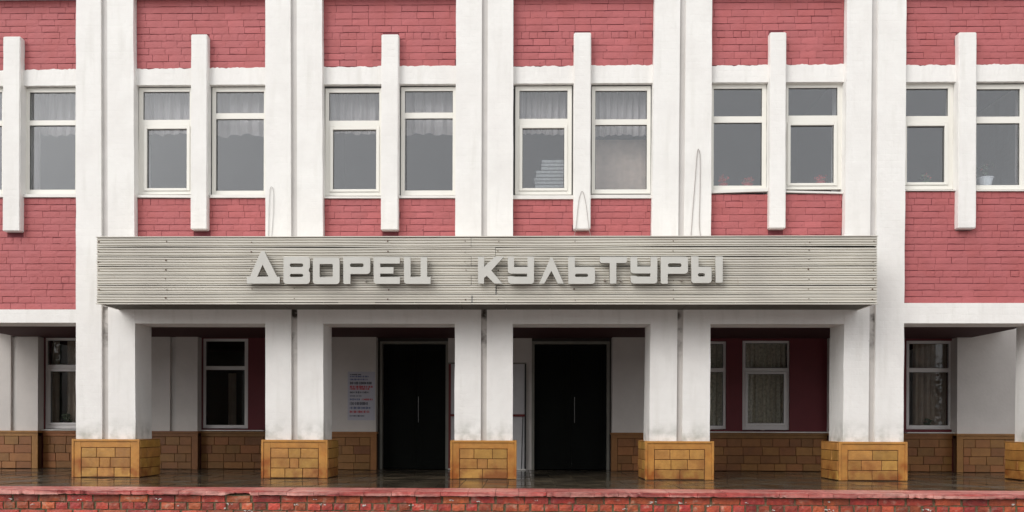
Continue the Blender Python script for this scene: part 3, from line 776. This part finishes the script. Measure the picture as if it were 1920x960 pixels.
for ch, loops in LET.items():
    cu = bpy.data.curves.new('letter', 'CURVE'); cu.dimensions = '2D'; cu.fill_mode = 'BOTH'
    cu.extrude = .024; cu.bevel_depth = .002; cu.bevel_resolution = 0; cu.offset = -.0035
    for lp in loops:
        sp = cu.splines.new('POLY'); sp.points.add(len(lp) - 1); sp.use_cyclic_u = True
        for q, (a, b) in zip(sp.points, lp):
            X, Z = at(a, b, YLF); q.co = (X, Z, 0, 1)
    tmp = bpy.data.objects.new('tmp', cu); C.objects.link(tmp)
    dg = bpy.context.evaluated_depsgraph_get(); me = bpy.data.meshes.new_from_object(tmp.evaluated_get(dg))
    bpy.data.objects.remove(tmp)
    me.transform(Matrix.Translation((0, YLF + .026, 0)) @ Matrix.Rotation(R(90), 4, 'X'))
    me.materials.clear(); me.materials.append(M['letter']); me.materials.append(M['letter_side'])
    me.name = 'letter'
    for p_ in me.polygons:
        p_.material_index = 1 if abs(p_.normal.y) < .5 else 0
    o = bpy.data.objects.new('letter', me); C.objects.link(o); place(o, SG)
    o['label'] = 'raised grey letter ' + ch[0]
    xs = [v.co.x for v in me.vertices]; zz = [v.co.z for v in me.vertices]
    bm = bmesh.new()
    for fx in (.2, .8):
        x = min(xs) + (max(xs) - min(xs)) * fx; z = min(zz) + .06
        bx(bm, x - .012, x + .012, YLF + .045, YCN + .01, z - .012, z + .012)
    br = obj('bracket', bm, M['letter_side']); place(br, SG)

# ================================================================== TERRACE
YE = -2.16
g = bmesh.new(); bx(g, -11.5, 12.5, YE + .02, 6, -.75, -.014)
tag(obj('terrace_base', g, M['mortar2']), kind='structure')
g = bmesh.new()
tw, td = .33, .33
nx, ny = int(24 / tw), int((5.0) / td) + 1
for i in range(nx):
    for j in range(ny):
        x = -11.5 + i * tw; y = YE + .02 + j * td
        if x < -11 or x > 11.9: continue
        y2 = min(y + td - .012, 2.82)
        if y >= 2.8: continue
        dz = random.uniform(-.003, .002)
        v = bx(g, x, x + tw - .009, y, y2, -.02, -.002 + dz)
        for q in v[4:]: q.co.z += random.uniform(-.0008, .0008)
tag(obj('terrace_floor', g, M['floor']), kind='structure')

RW = empty('retaining_wall', 'low weathered red brick retaining wall with pinkish red coping along the front of the terrace', 'wall', (0, YE, -.8))
# coping slabs, slightly tipped, with broken lips
YF = -2.62
x = -9.6; n = 0
while x < 11:
    L = random.uniform(.29, .36); bm = bmesh.new(); m = 7
    top_b, top_f, bot_f, bot_b = [], [], [], []
    sag = random.uniform(-.004, .004)
    for i in range(m + 1):
        t = i / m; xx = x + (L - .005) * t
        chip = 0
        pxa = (xx - CX) / 11 * F + PX
        if 392 < PX + (xx - CX) * F / (CD + YF) < 432: chip = .05 + random.uniform(0, .02)
        elif random.random() < .12: chip = random.uniform(.004, .022)
        w_ = random.uniform(-.003, .003)
        top_b.append(bm.verts.new((xx, YE + .025, .004)))
        top_f.append(bm.verts.new((xx, YF + chip * .8 + w_, -.010 + sag - chip * .25 + random.uniform(-.003, .003))))
        bot_f.append(bm.verts.new((xx, YF + chip * .8 + .006, -.062 + sag + chip * .4 + random.uniform(-.003, .003))))
        bot_b.append(bm.verts.new((xx, YE + .025, -.06)))
    for A, B_ in ((bot_f, top_f), (top_f, top_b), (top_b, bot_b), (bot_b, bot_f)):
        for i in range(m): bm.faces.new((A[i], A[i+1], B_[i+1], B_[i]))
    bm.faces.new((top_b[0], top_f[0], bot_f[0], bot_b[0])); bm.faces.new((bot_b[-1], bot_f[-1], top_f[-1], top_b[-1]))
    bmesh.ops.recalc_face_normals(bm, faces=bm.faces)
    place(obj('coping_slab', bm, M['coping']), RW); x += L
YB = YF + .075
bm = bmesh.new(); bx(bm, -9.6, 11, YB + .012, YE + .03, -.8, -.063)
place(obj('mortar_bed', bm, M['mortar2']), RW)
UB2 = unit_bricks('wall_brick', M['wallbrick'], 14, .03)
rowsz = [(-.075, -.155, .345), (-.168, -.250, .168), (-.264, -.345, .345), (-.358, -.44, .168), (-.45, -.53, .345), (-.545, -.62, .168)]
restw = bmesh.new(); cnt = 0
for r_i, (zt, zb, L) in enumerate(rowsz):
    x = -9.5 + random.uniform(0, .2)
    while x < 10.8:
        l_ = L * random.uniform(.93, 1.06)
        me = random.choice(UB2)
        loc = (x, YB - .004 - random.uniform(-.004, .006), zb + random.uniform(-.003, .003)); sc = (l_ - random.choice((.016, .024, .032)), .04, zt - zb)
        px_here = PX + (x - CX) * F / (CD + YB)
        if r_i < 3 and -60 < px_here < 1960 and cnt < 300:
            o = bpy.data.objects.new('wall_brick', me); C.objects.link(o); o.location = loc; o.scale = sc; place(o, RW); cnt += 1
        else:
            n0 = len(restw.verts); restw.from_mesh(me); restw.verts.ensure_lookup_table()
            for v in restw.verts[n0:]: v.co = Vector((loc[0]+v.co.x*sc[0], loc[1]+v.co.y*sc[1], loc[2]+v.co.z*sc[2]))
        x += l_
place(tag(obj('lower_brickwork', restw, M['wallbrick']), kind='stuff'), RW)
# lime and plaster splashes
bm = bmesh.new()
for (pa, pb, s) in ((848, 938, 5), (897, 940, 4), (1007, 938, 4), (1172, 954, 5), (1225, 942, 7), (1280, 943, 8), (1555, 957, 9), (1400, 943, 4), (1553, 941, 3), (590, 936, 4),
                    (605, 946, 6), (680, 948, 6), (770, 948, 5), (465, 958, 9), (430, 945, 6), (298, 936, 6), (150, 937, 4), (420, 953, 4), (1330, 949, 4), (1738, 956, 8), (1900, 946, 4),
                    (335, 948, 4), (60, 946, 5), (20, 935, 3), (555, 946, 5), (1450, 957, 3)):
    X, Z = at(pa, pb, YB - .012)
    for k in range(s):
        a = X + random.uniform(-.006, .006) * s; c = Z + random.uniform(-.0015, .0015) * s; r_ = random.uniform(.003, .011)
        m_ = 7; vv = [bm.verts.new((a + r_*random.uniform(.6, 1.6)*math.cos(t*2*math.pi/m_), YB - .0125 - random.uniform(0, .002), c + r_*random.uniform(.5, 1)*math.sin(t*2*math.pi/m_))) for t in range(m_)]
        f_ = bm.faces.new(vv)
        ex = bmesh.ops.extrude_face_region(bm, geom=[f_]); [setattr(v, 'co', v.co + Vector((0, .014, 0))) for v in ex['geom'] if isinstance(v, bmesh.types.BMVert)]
place(tag(obj('plaster_splash', bm, M['lime']), kind='stuff'), RW)

# ================================================================== THINGS
# curtains
def curtain(name, label, Y, px0, px1, py0, py1, m, folds=7, amp=.03, hem=.012, group=None, gather=None, cat='curtain'):
    x0, x1 = atx(px0, (py0+py1)/2, Y), atx(px1, (py0+py1)/2, Y); zt, zb = atz((px0+px1)/2, py0, Y), atz((px0+px1)/2, py1, Y)
    bm = bmesh.new(); nx_, nz_ = 90, 8; ph = random.uniform(0, 6); g_ = []
    for j in range(nz_ + 1):
        row = []
        for i in range(nx_ + 1):
            t = i / nx_; s_ = j / nz_
            th = t * folds * 2 * math.pi + ph + .9 * math.sin(t * 5 + ph)
            y = Y + amp * math.sin(th) * (.6 + .4 * s_) + amp * .4 * math.sin(th * 2.3)
            z = zt + (zb - zt) * s_ + (hem * (math.sin(t * 9 + ph) + .5 * math.sin(t * 23 + 2 * ph)) if j == nz_ else 0)
            row.append(bm.verts.new((x0 + (x1 - x0) * t, y, z)))
        g_.append(row)
    for a, b in zip(g_, g_[1:]):
        for i in range(nx_): bm.faces.new((a[i], a[i+1], b[i+1], b[i]))
    o = obj(name, bm, m, smooth=True)
    return tag(o, label, cat, group)
YCU = .42
SH = 'short pleated curtains in the upper windows'
curtain('curtain', 'long pale curtain hanging down the left edge of the far left upper window', YCU, 50, 78, 160, 362, M['curtain'], 3, group=None)
curtain('curtain', 'short pale curtain across the top of the far left upper window', YCU + .1, 70, 152, 160, 254, M['curtain'], 5, group=SH)
curtain('curtain', 'short pleated curtain in the left upper window above the canopy\'s left end', YCU, 262, 362, 160, 252, M['curtain'], 5, group=SH)
curtain('curtain', 'short curtain with slanting hem in the upper window left of the second pier', YCU, 396, 505, 160, 254, M['curtain'], 4, hem=.02, group=SH)
curtain('curtain', 'short pleated curtain in the opening window right of the second pier', YCU, 608, 720, 160, 251, M['curtain'], 6, group=SH)
curtain('curtain', 'short curtain with brown folds in the upper window left of the central pier', YCU, 750, 858, 160, 252, M['curtain'], 4, group=SH)
curtain('curtain', 'short pleated curtain in the upper window with paper stacks behind the glass', YCU, 964, 1074, 160, 252, M['curtain'], 8, group=SH)
curtain('curtain', 'short pinkish pleated curtain above a pale blind in the window right of the central fin', YCU, 1106, 1222, 160, 254, M['curtain'], 8, group=SH)
curtain('blind', 'plain grey-beige blind filling the lower part of the window right of the central fin', YCU + .25, 1100, 1225, 262, 366, M['drape'], 3, amp=.008, cat='blind')
curtain('curtain', 'narrow white curtain edging the upper window just left of the far right fin', YCU, 1774, 1786, 160, 350, M['curtain'], 2)
curtain('curtain', 'narrow white curtain at the right edge of the window holding the white flowerpot', YCU, 1903, 1916, 160, 355, M['curtain'], 2)
curtain('curtain', 'narrow white curtain at the right edge of the opening window left of the fifth pier', YCU, 1567, 1576, 160, 350, M['curtain'], 1)
YQ = YR + .30
curtain('drape', 'beige drape strip hanging at left in the ground floor window of the far left bay', YQ, 98, 112, 640, 800, M['drape'], 2, cat='curtain')
curtain('drape', 'lilac beige drape at the pier side of the far left ground floor window', YQ, 126, 170, 640, 800, M['drape'], 3, cat='curtain')
curtain('drape', 'dim narrow drape in the dark ground floor window right of the first pier', YQ + .5, 428, 442, 700, 800, M['drape'], 2, cat='curtain')
curtain('lace_curtain', 'patterned lace curtain in the ground floor window half hidden by the fourth pier', YQ, 1276, 1366, 640, 805, M['lace'], 7, cat='curtain')
curtain('lace_curtain', 'pale lace curtain with folds in the opening ground floor window between dark red walls', YQ, 1394, 1484, 640, 805, M['lace'], 9, cat='curtain')
curtain('drape', 'brown beige drape in deep folds in the ground floor window at far right', YQ, 1712, 1790, 640, 806, M['drape'], 7, amp=.04, cat='curtain')

# papers stacked on the inside sill
x0, x1 = atx(1003, 330, YCU), atx(1056, 330, YCU); zb, zt = atz(1030, 360, YCU), atz(1030, 300, YCU)
ps = empty('paper_stack', 'uneven stacks of white paper behind the window left of the central fin', 'papers', ((x0+x1)/2, YCU, zb))
n = 9
for i in range(n):
    h = (zt - zb) / n; bm = bmesh.new(); dx = random.uniform(-.02, .02)
    left = x0 if i < 6 else x0 + .09
    bx(bm, left + dx, x1 + dx * .5, YCU - .05, YCU + .18, zb + i*h, zb + (i+1)*h - .016)
    place(obj('paper_bundle', bm, M['paper']), ps)
# flowers on the sills
def pot_plant(label, px, pyb, hpx, Y, wpot, potmat, leaves, flowers, lh=.1, group=None):
    X, Z = at(px, pyb, Y); hp = hpx / 118
    root = empty('potted_plant', label, 'plant', (X, Y, Z), group)
    bm = bmesh.new(); seg = 14; prof = [(wpot*.72, 0), (wpot, hp*.92), (wpot*1.08, hp*.92), (wpot*1.08, hp), (wpot*.9, hp), (wpot*.85, hp*.85)]
    rings = [[bm.verts.new((r*math.cos(k*2*math.pi/seg), r*math.sin(k*2*math.pi/seg), z)) for k in range(seg)] for r, z in prof]
    for A, B_ in zip(rings, rings[1:]):
        for k in range(seg): bm.faces.new((A[k], A[(k+1) % seg], B_[(k+1) % seg], B_[k]))
    bm.faces.new(rings[0][::-1]); bm.faces.new(rings[-1])
    o = obj('pot', bm, potmat, root, smooth=False)
    for nm, cnt_, m_, sz in (('leaves', leaves, M['leaf'], .03), ('flower', flowers, M['flower'], .022)):
        if not cnt_: continue
        bm = bmesh.new()
        for k in range(cnt_):
            a = random.uniform(0, 2*math.pi); rad = random.uniform(0, wpot * 1.3); z = hp + random.uniform(.0, lh) + (lh*.3 if nm == 'flower' else 0)
            p = Vector((rad*math.cos(a), rad*math.sin(a), z)); d = Vector((random.gauss(0, 1), random.gauss(0, 1), random.gauss(0, 1))).normalized(); e = d.orthogonal().normalized(); s_ = sz * random.uniform(.7, 1.3)
            vv = [bm.verts.new(p + d*s_), bm.verts.new(p + e*s_*.6), bm.verts.new(p - d*s_), bm.verts.new(p - e*s_*.6)]
            bm.faces.new(vv)
        tube(bm, [(0, 0, hp*.9), (0.005, 0, hp + lh*.8)], .004, 5)
        obj(nm, bm, m_, root)
    return root
pot_plant('white flowerpot with a thin plant on the inside sill of the far right window', 1847, 352, 18, .33, .115, M['pot'], 26, 3, .22)
pot_plant('red flowering potted plant at left behind the window right of the fourth pier', 1356, 354, 9, .33, .07, M['flower'], 18, 60, .1)
pot_plant('red flowering potted plant at right behind the window beside the fourth pier', 1402, 354, 9, .33, .08, M['flower'], 10, 50, .07)
pot_plant('red flowering potted plant behind the opening window left of the fifth pier', 1539, 350, 9, .33, .07, M['flower'], 10, 55, .07)
pot_plant('leafy potted plant behind the opening window left of the far right fin', 1736, 350, 6, .33, .07, M['drape'], 60, 14, .13)
pot_plant('dark potted plant on the inside sill of the ground floor window at far left', 125, 799, 12, YQ - .1, .09, M['black'], 60, 0, .14)
pot_plant('small dark potted plant before the drape of the ground floor window at far right', 1740, 804, 7, YQ - .12, .06, M['black'], 60, 0, .13)

# poster
YPo = YP - .004
x0, x1 = atx(652, 740, YPo), atx(703, 740, YPo); z0, z1 = atz(678, 788, YPo), atz(678, 697, YPo)
po = empty('poster', 'pale paper poster with dark and red print on the wall left of the dark doors', 'poster', ((x0+x1)/2, YPo, z0))
bm = bmesh.new(); bx(bm, x0, x1, YPo - .003, YPo + .001, z0, z1); place(obj('sheet', bm, M['poster']), po)
H = z1 - z0; W = x1 - x0
rows_ = [(.06, .5, 'k', .025), (.10, .8, 'b', .03), (.16, .75, 'b', .03), (.235, .92, 'k', .05), (.31, .95, 'r', .045), (.355, .85, 'r', .035), (.425, .8, 'k', .035), (.50, .5, 'k', .02),
         (.57, .45, 'b', .035), (.572, -.45, 'r', .035), (.655, .75, 'k', .055), (.745, .9, 'b', .045), (.825, .85, 'r', .045), (.91, .6, 'k', .03)]
bms = {'k': bmesh.new(), 'r': bmesh.new(), 'b': bmesh.new()}
for t, wd, c, h in rows_:
    xa = x0 + W * .08 if wd > 0 else x0 + W * .52
    xb = xa + W * .86 * min(abs(wd), 1)
    x = xa; zc = z1 - t * H
    while x < xb:     # short uneven strokes: print too small to read
        ww = random.uniform(.006, .014)
        hh = h * H * random.uniform(.8, 1.25); bx(bms[c], x, x + ww, YPo - .0038, YPo - .003, zc - hh/2, zc + hh/2)
        x += ww + random.choice((.003, .004, .012))
for c, m_ in (('k', 'ink'), ('r', 'inkr'), ('b', 'inkb')):
    place(tag(obj('print_line', bms[c], M[m_]), kind='stuff'), po)

# hanging cables
def cable(label, pts, Y, r, m):
    P3 = []
    for i in range(len(pts)-1):
        for t in (0, .25, .5, .75):
            a, b = pts[i], pts[i+1]; px_, py_ = a[0] + (b[0]-a[0])*t, a[1] + (b[1]-a[1])*t
            X, Z = at(px_, py_, Y); P3.append((X, Y, Z))
    X, Z = at(*pts[-1], Y); P3.append((X, Y, Z))
    # smooth
    for _ in range(3):
        P3 = [P3[0]] + [tuple((P3[i-1][k] + 2*P3[i][k] + P3[i+1][k]) / 4 for k in range(3)) for i in range(1, len(P3)-1)] + [P3[-1]]
    root = P3[0]
    bm = bmesh.new(); tube(bm, P3, r, 6)
    return tag(obj('cable', bm, m), label, 'cable')
cable('thin pale wire loop standing against the second white pier just above the canopy', [(503, 447), (504, 400), (505, 362), (507, 350), (511, 350), (513, 362), (512.5, 400), (509, 447)], -.012, .004, M['cable_l'])
cable('thin wire looped over the lower end of the central white fin above the canopy', [(1074, 449), (1080, 430), (1082, 405), (1085, 375), (1089, 361), (1091.5, 358), (1094, 361), (1098, 378), (1101, 400), (1104, 428), (1109, 449)], -.012, .0035, M['cable'])
cable('tall dark wire loop hanging from a nail on the fourth white pier', [(1295, 449), (1300, 380), (1304, 330), (1306.5, 290), (1309, 277), (1312, 285), (1313, 300), (1312.5, 370), (1310.5, 420), (1314, 449)], -.014, .0045, M['cable'])

# unseen trees behind the viewer, arranged to darken the glass and block low light
def tree_mesh():
    bm = bmesh.new()
    tips = []
    tube(bm, [(0, 0, 0), (.1, 0, 3), (0, .1, 6), (.1, 0, 9)], [.28, .22, .14, .05], 8)
    for k in range(16):
        z = 2 + k * .45; a = k * 2.4; L = 2.6 * (1 - abs(z - 5) / 8)
        e = (L*math.cos(a), L*math.sin(a), z + 1.2); tube(bm, [(0, 0, z), (e[0]*.5, e[1]*.5, z + .5), e], [.09, .06, .02], 5); tips.append(e)
    tr = bpy.data.meshes.new('trunk'); bm.to_mesh(tr); bm.free(); tr.materials.append(M['bark'])
    bm = bmesh.new()
    for k in range(5200):
        c = Vector(random.choice(tips)) * random.uniform(.5, 1.15); c.z = random.choice(tips)[2] * random.uniform(.75, 1.15)
        p = c + Vector((random.gauss(0, .75), random.gauss(0, .75), random.gauss(0, .6)))
        d = Vector((random.gauss(0, 1), random.gauss(0, 1), random.gauss(0, 1))).normalized(); e = d.orthogonal().normalized(); s_ = random.uniform(.10, .2)
        bm.faces.new([bm.verts.new(p + d*s_), bm.verts.new(p + e*s_), bm.verts.new(p - d*s_), bm.verts.new(p - e*s_)])
    cr = bpy.data.meshes.new('crown'); bm.to_mesh(cr); bm.free(); cr.materials.append(M['foliage'])
    return tr, cr
trm, crm = tree_mesh()
spots = [(-60 + i * 5.2 + random.uniform(-1, 1), -40 - random.uniform(0, 5), 1.2, random.uniform(.60, .70)) for i in range(24)]
spots += [(-9 + i * 3.3 + random.uniform(-.5, .5), -27 - random.uniform(0, 3), 1.15, random.uniform(.82, .95)) for i in range(7)]
for x, y, sxy, sz in spots:
    t = empty('tree', 'unseen bushy dark tree added behind the viewer to darken reflections and low light', 'tree', (x, y, -.8), 'unseen trees shaping the low light')
    t.scale = (sxy, sxy, sz); t.rotation_euler = (0, 0, random.uniform(0, 6))
    for nm, me in (('trunk', trm), ('crown', crm)):
        o = bpy.data.objects.new(nm, me); C.objects.link(o); o.parent = t
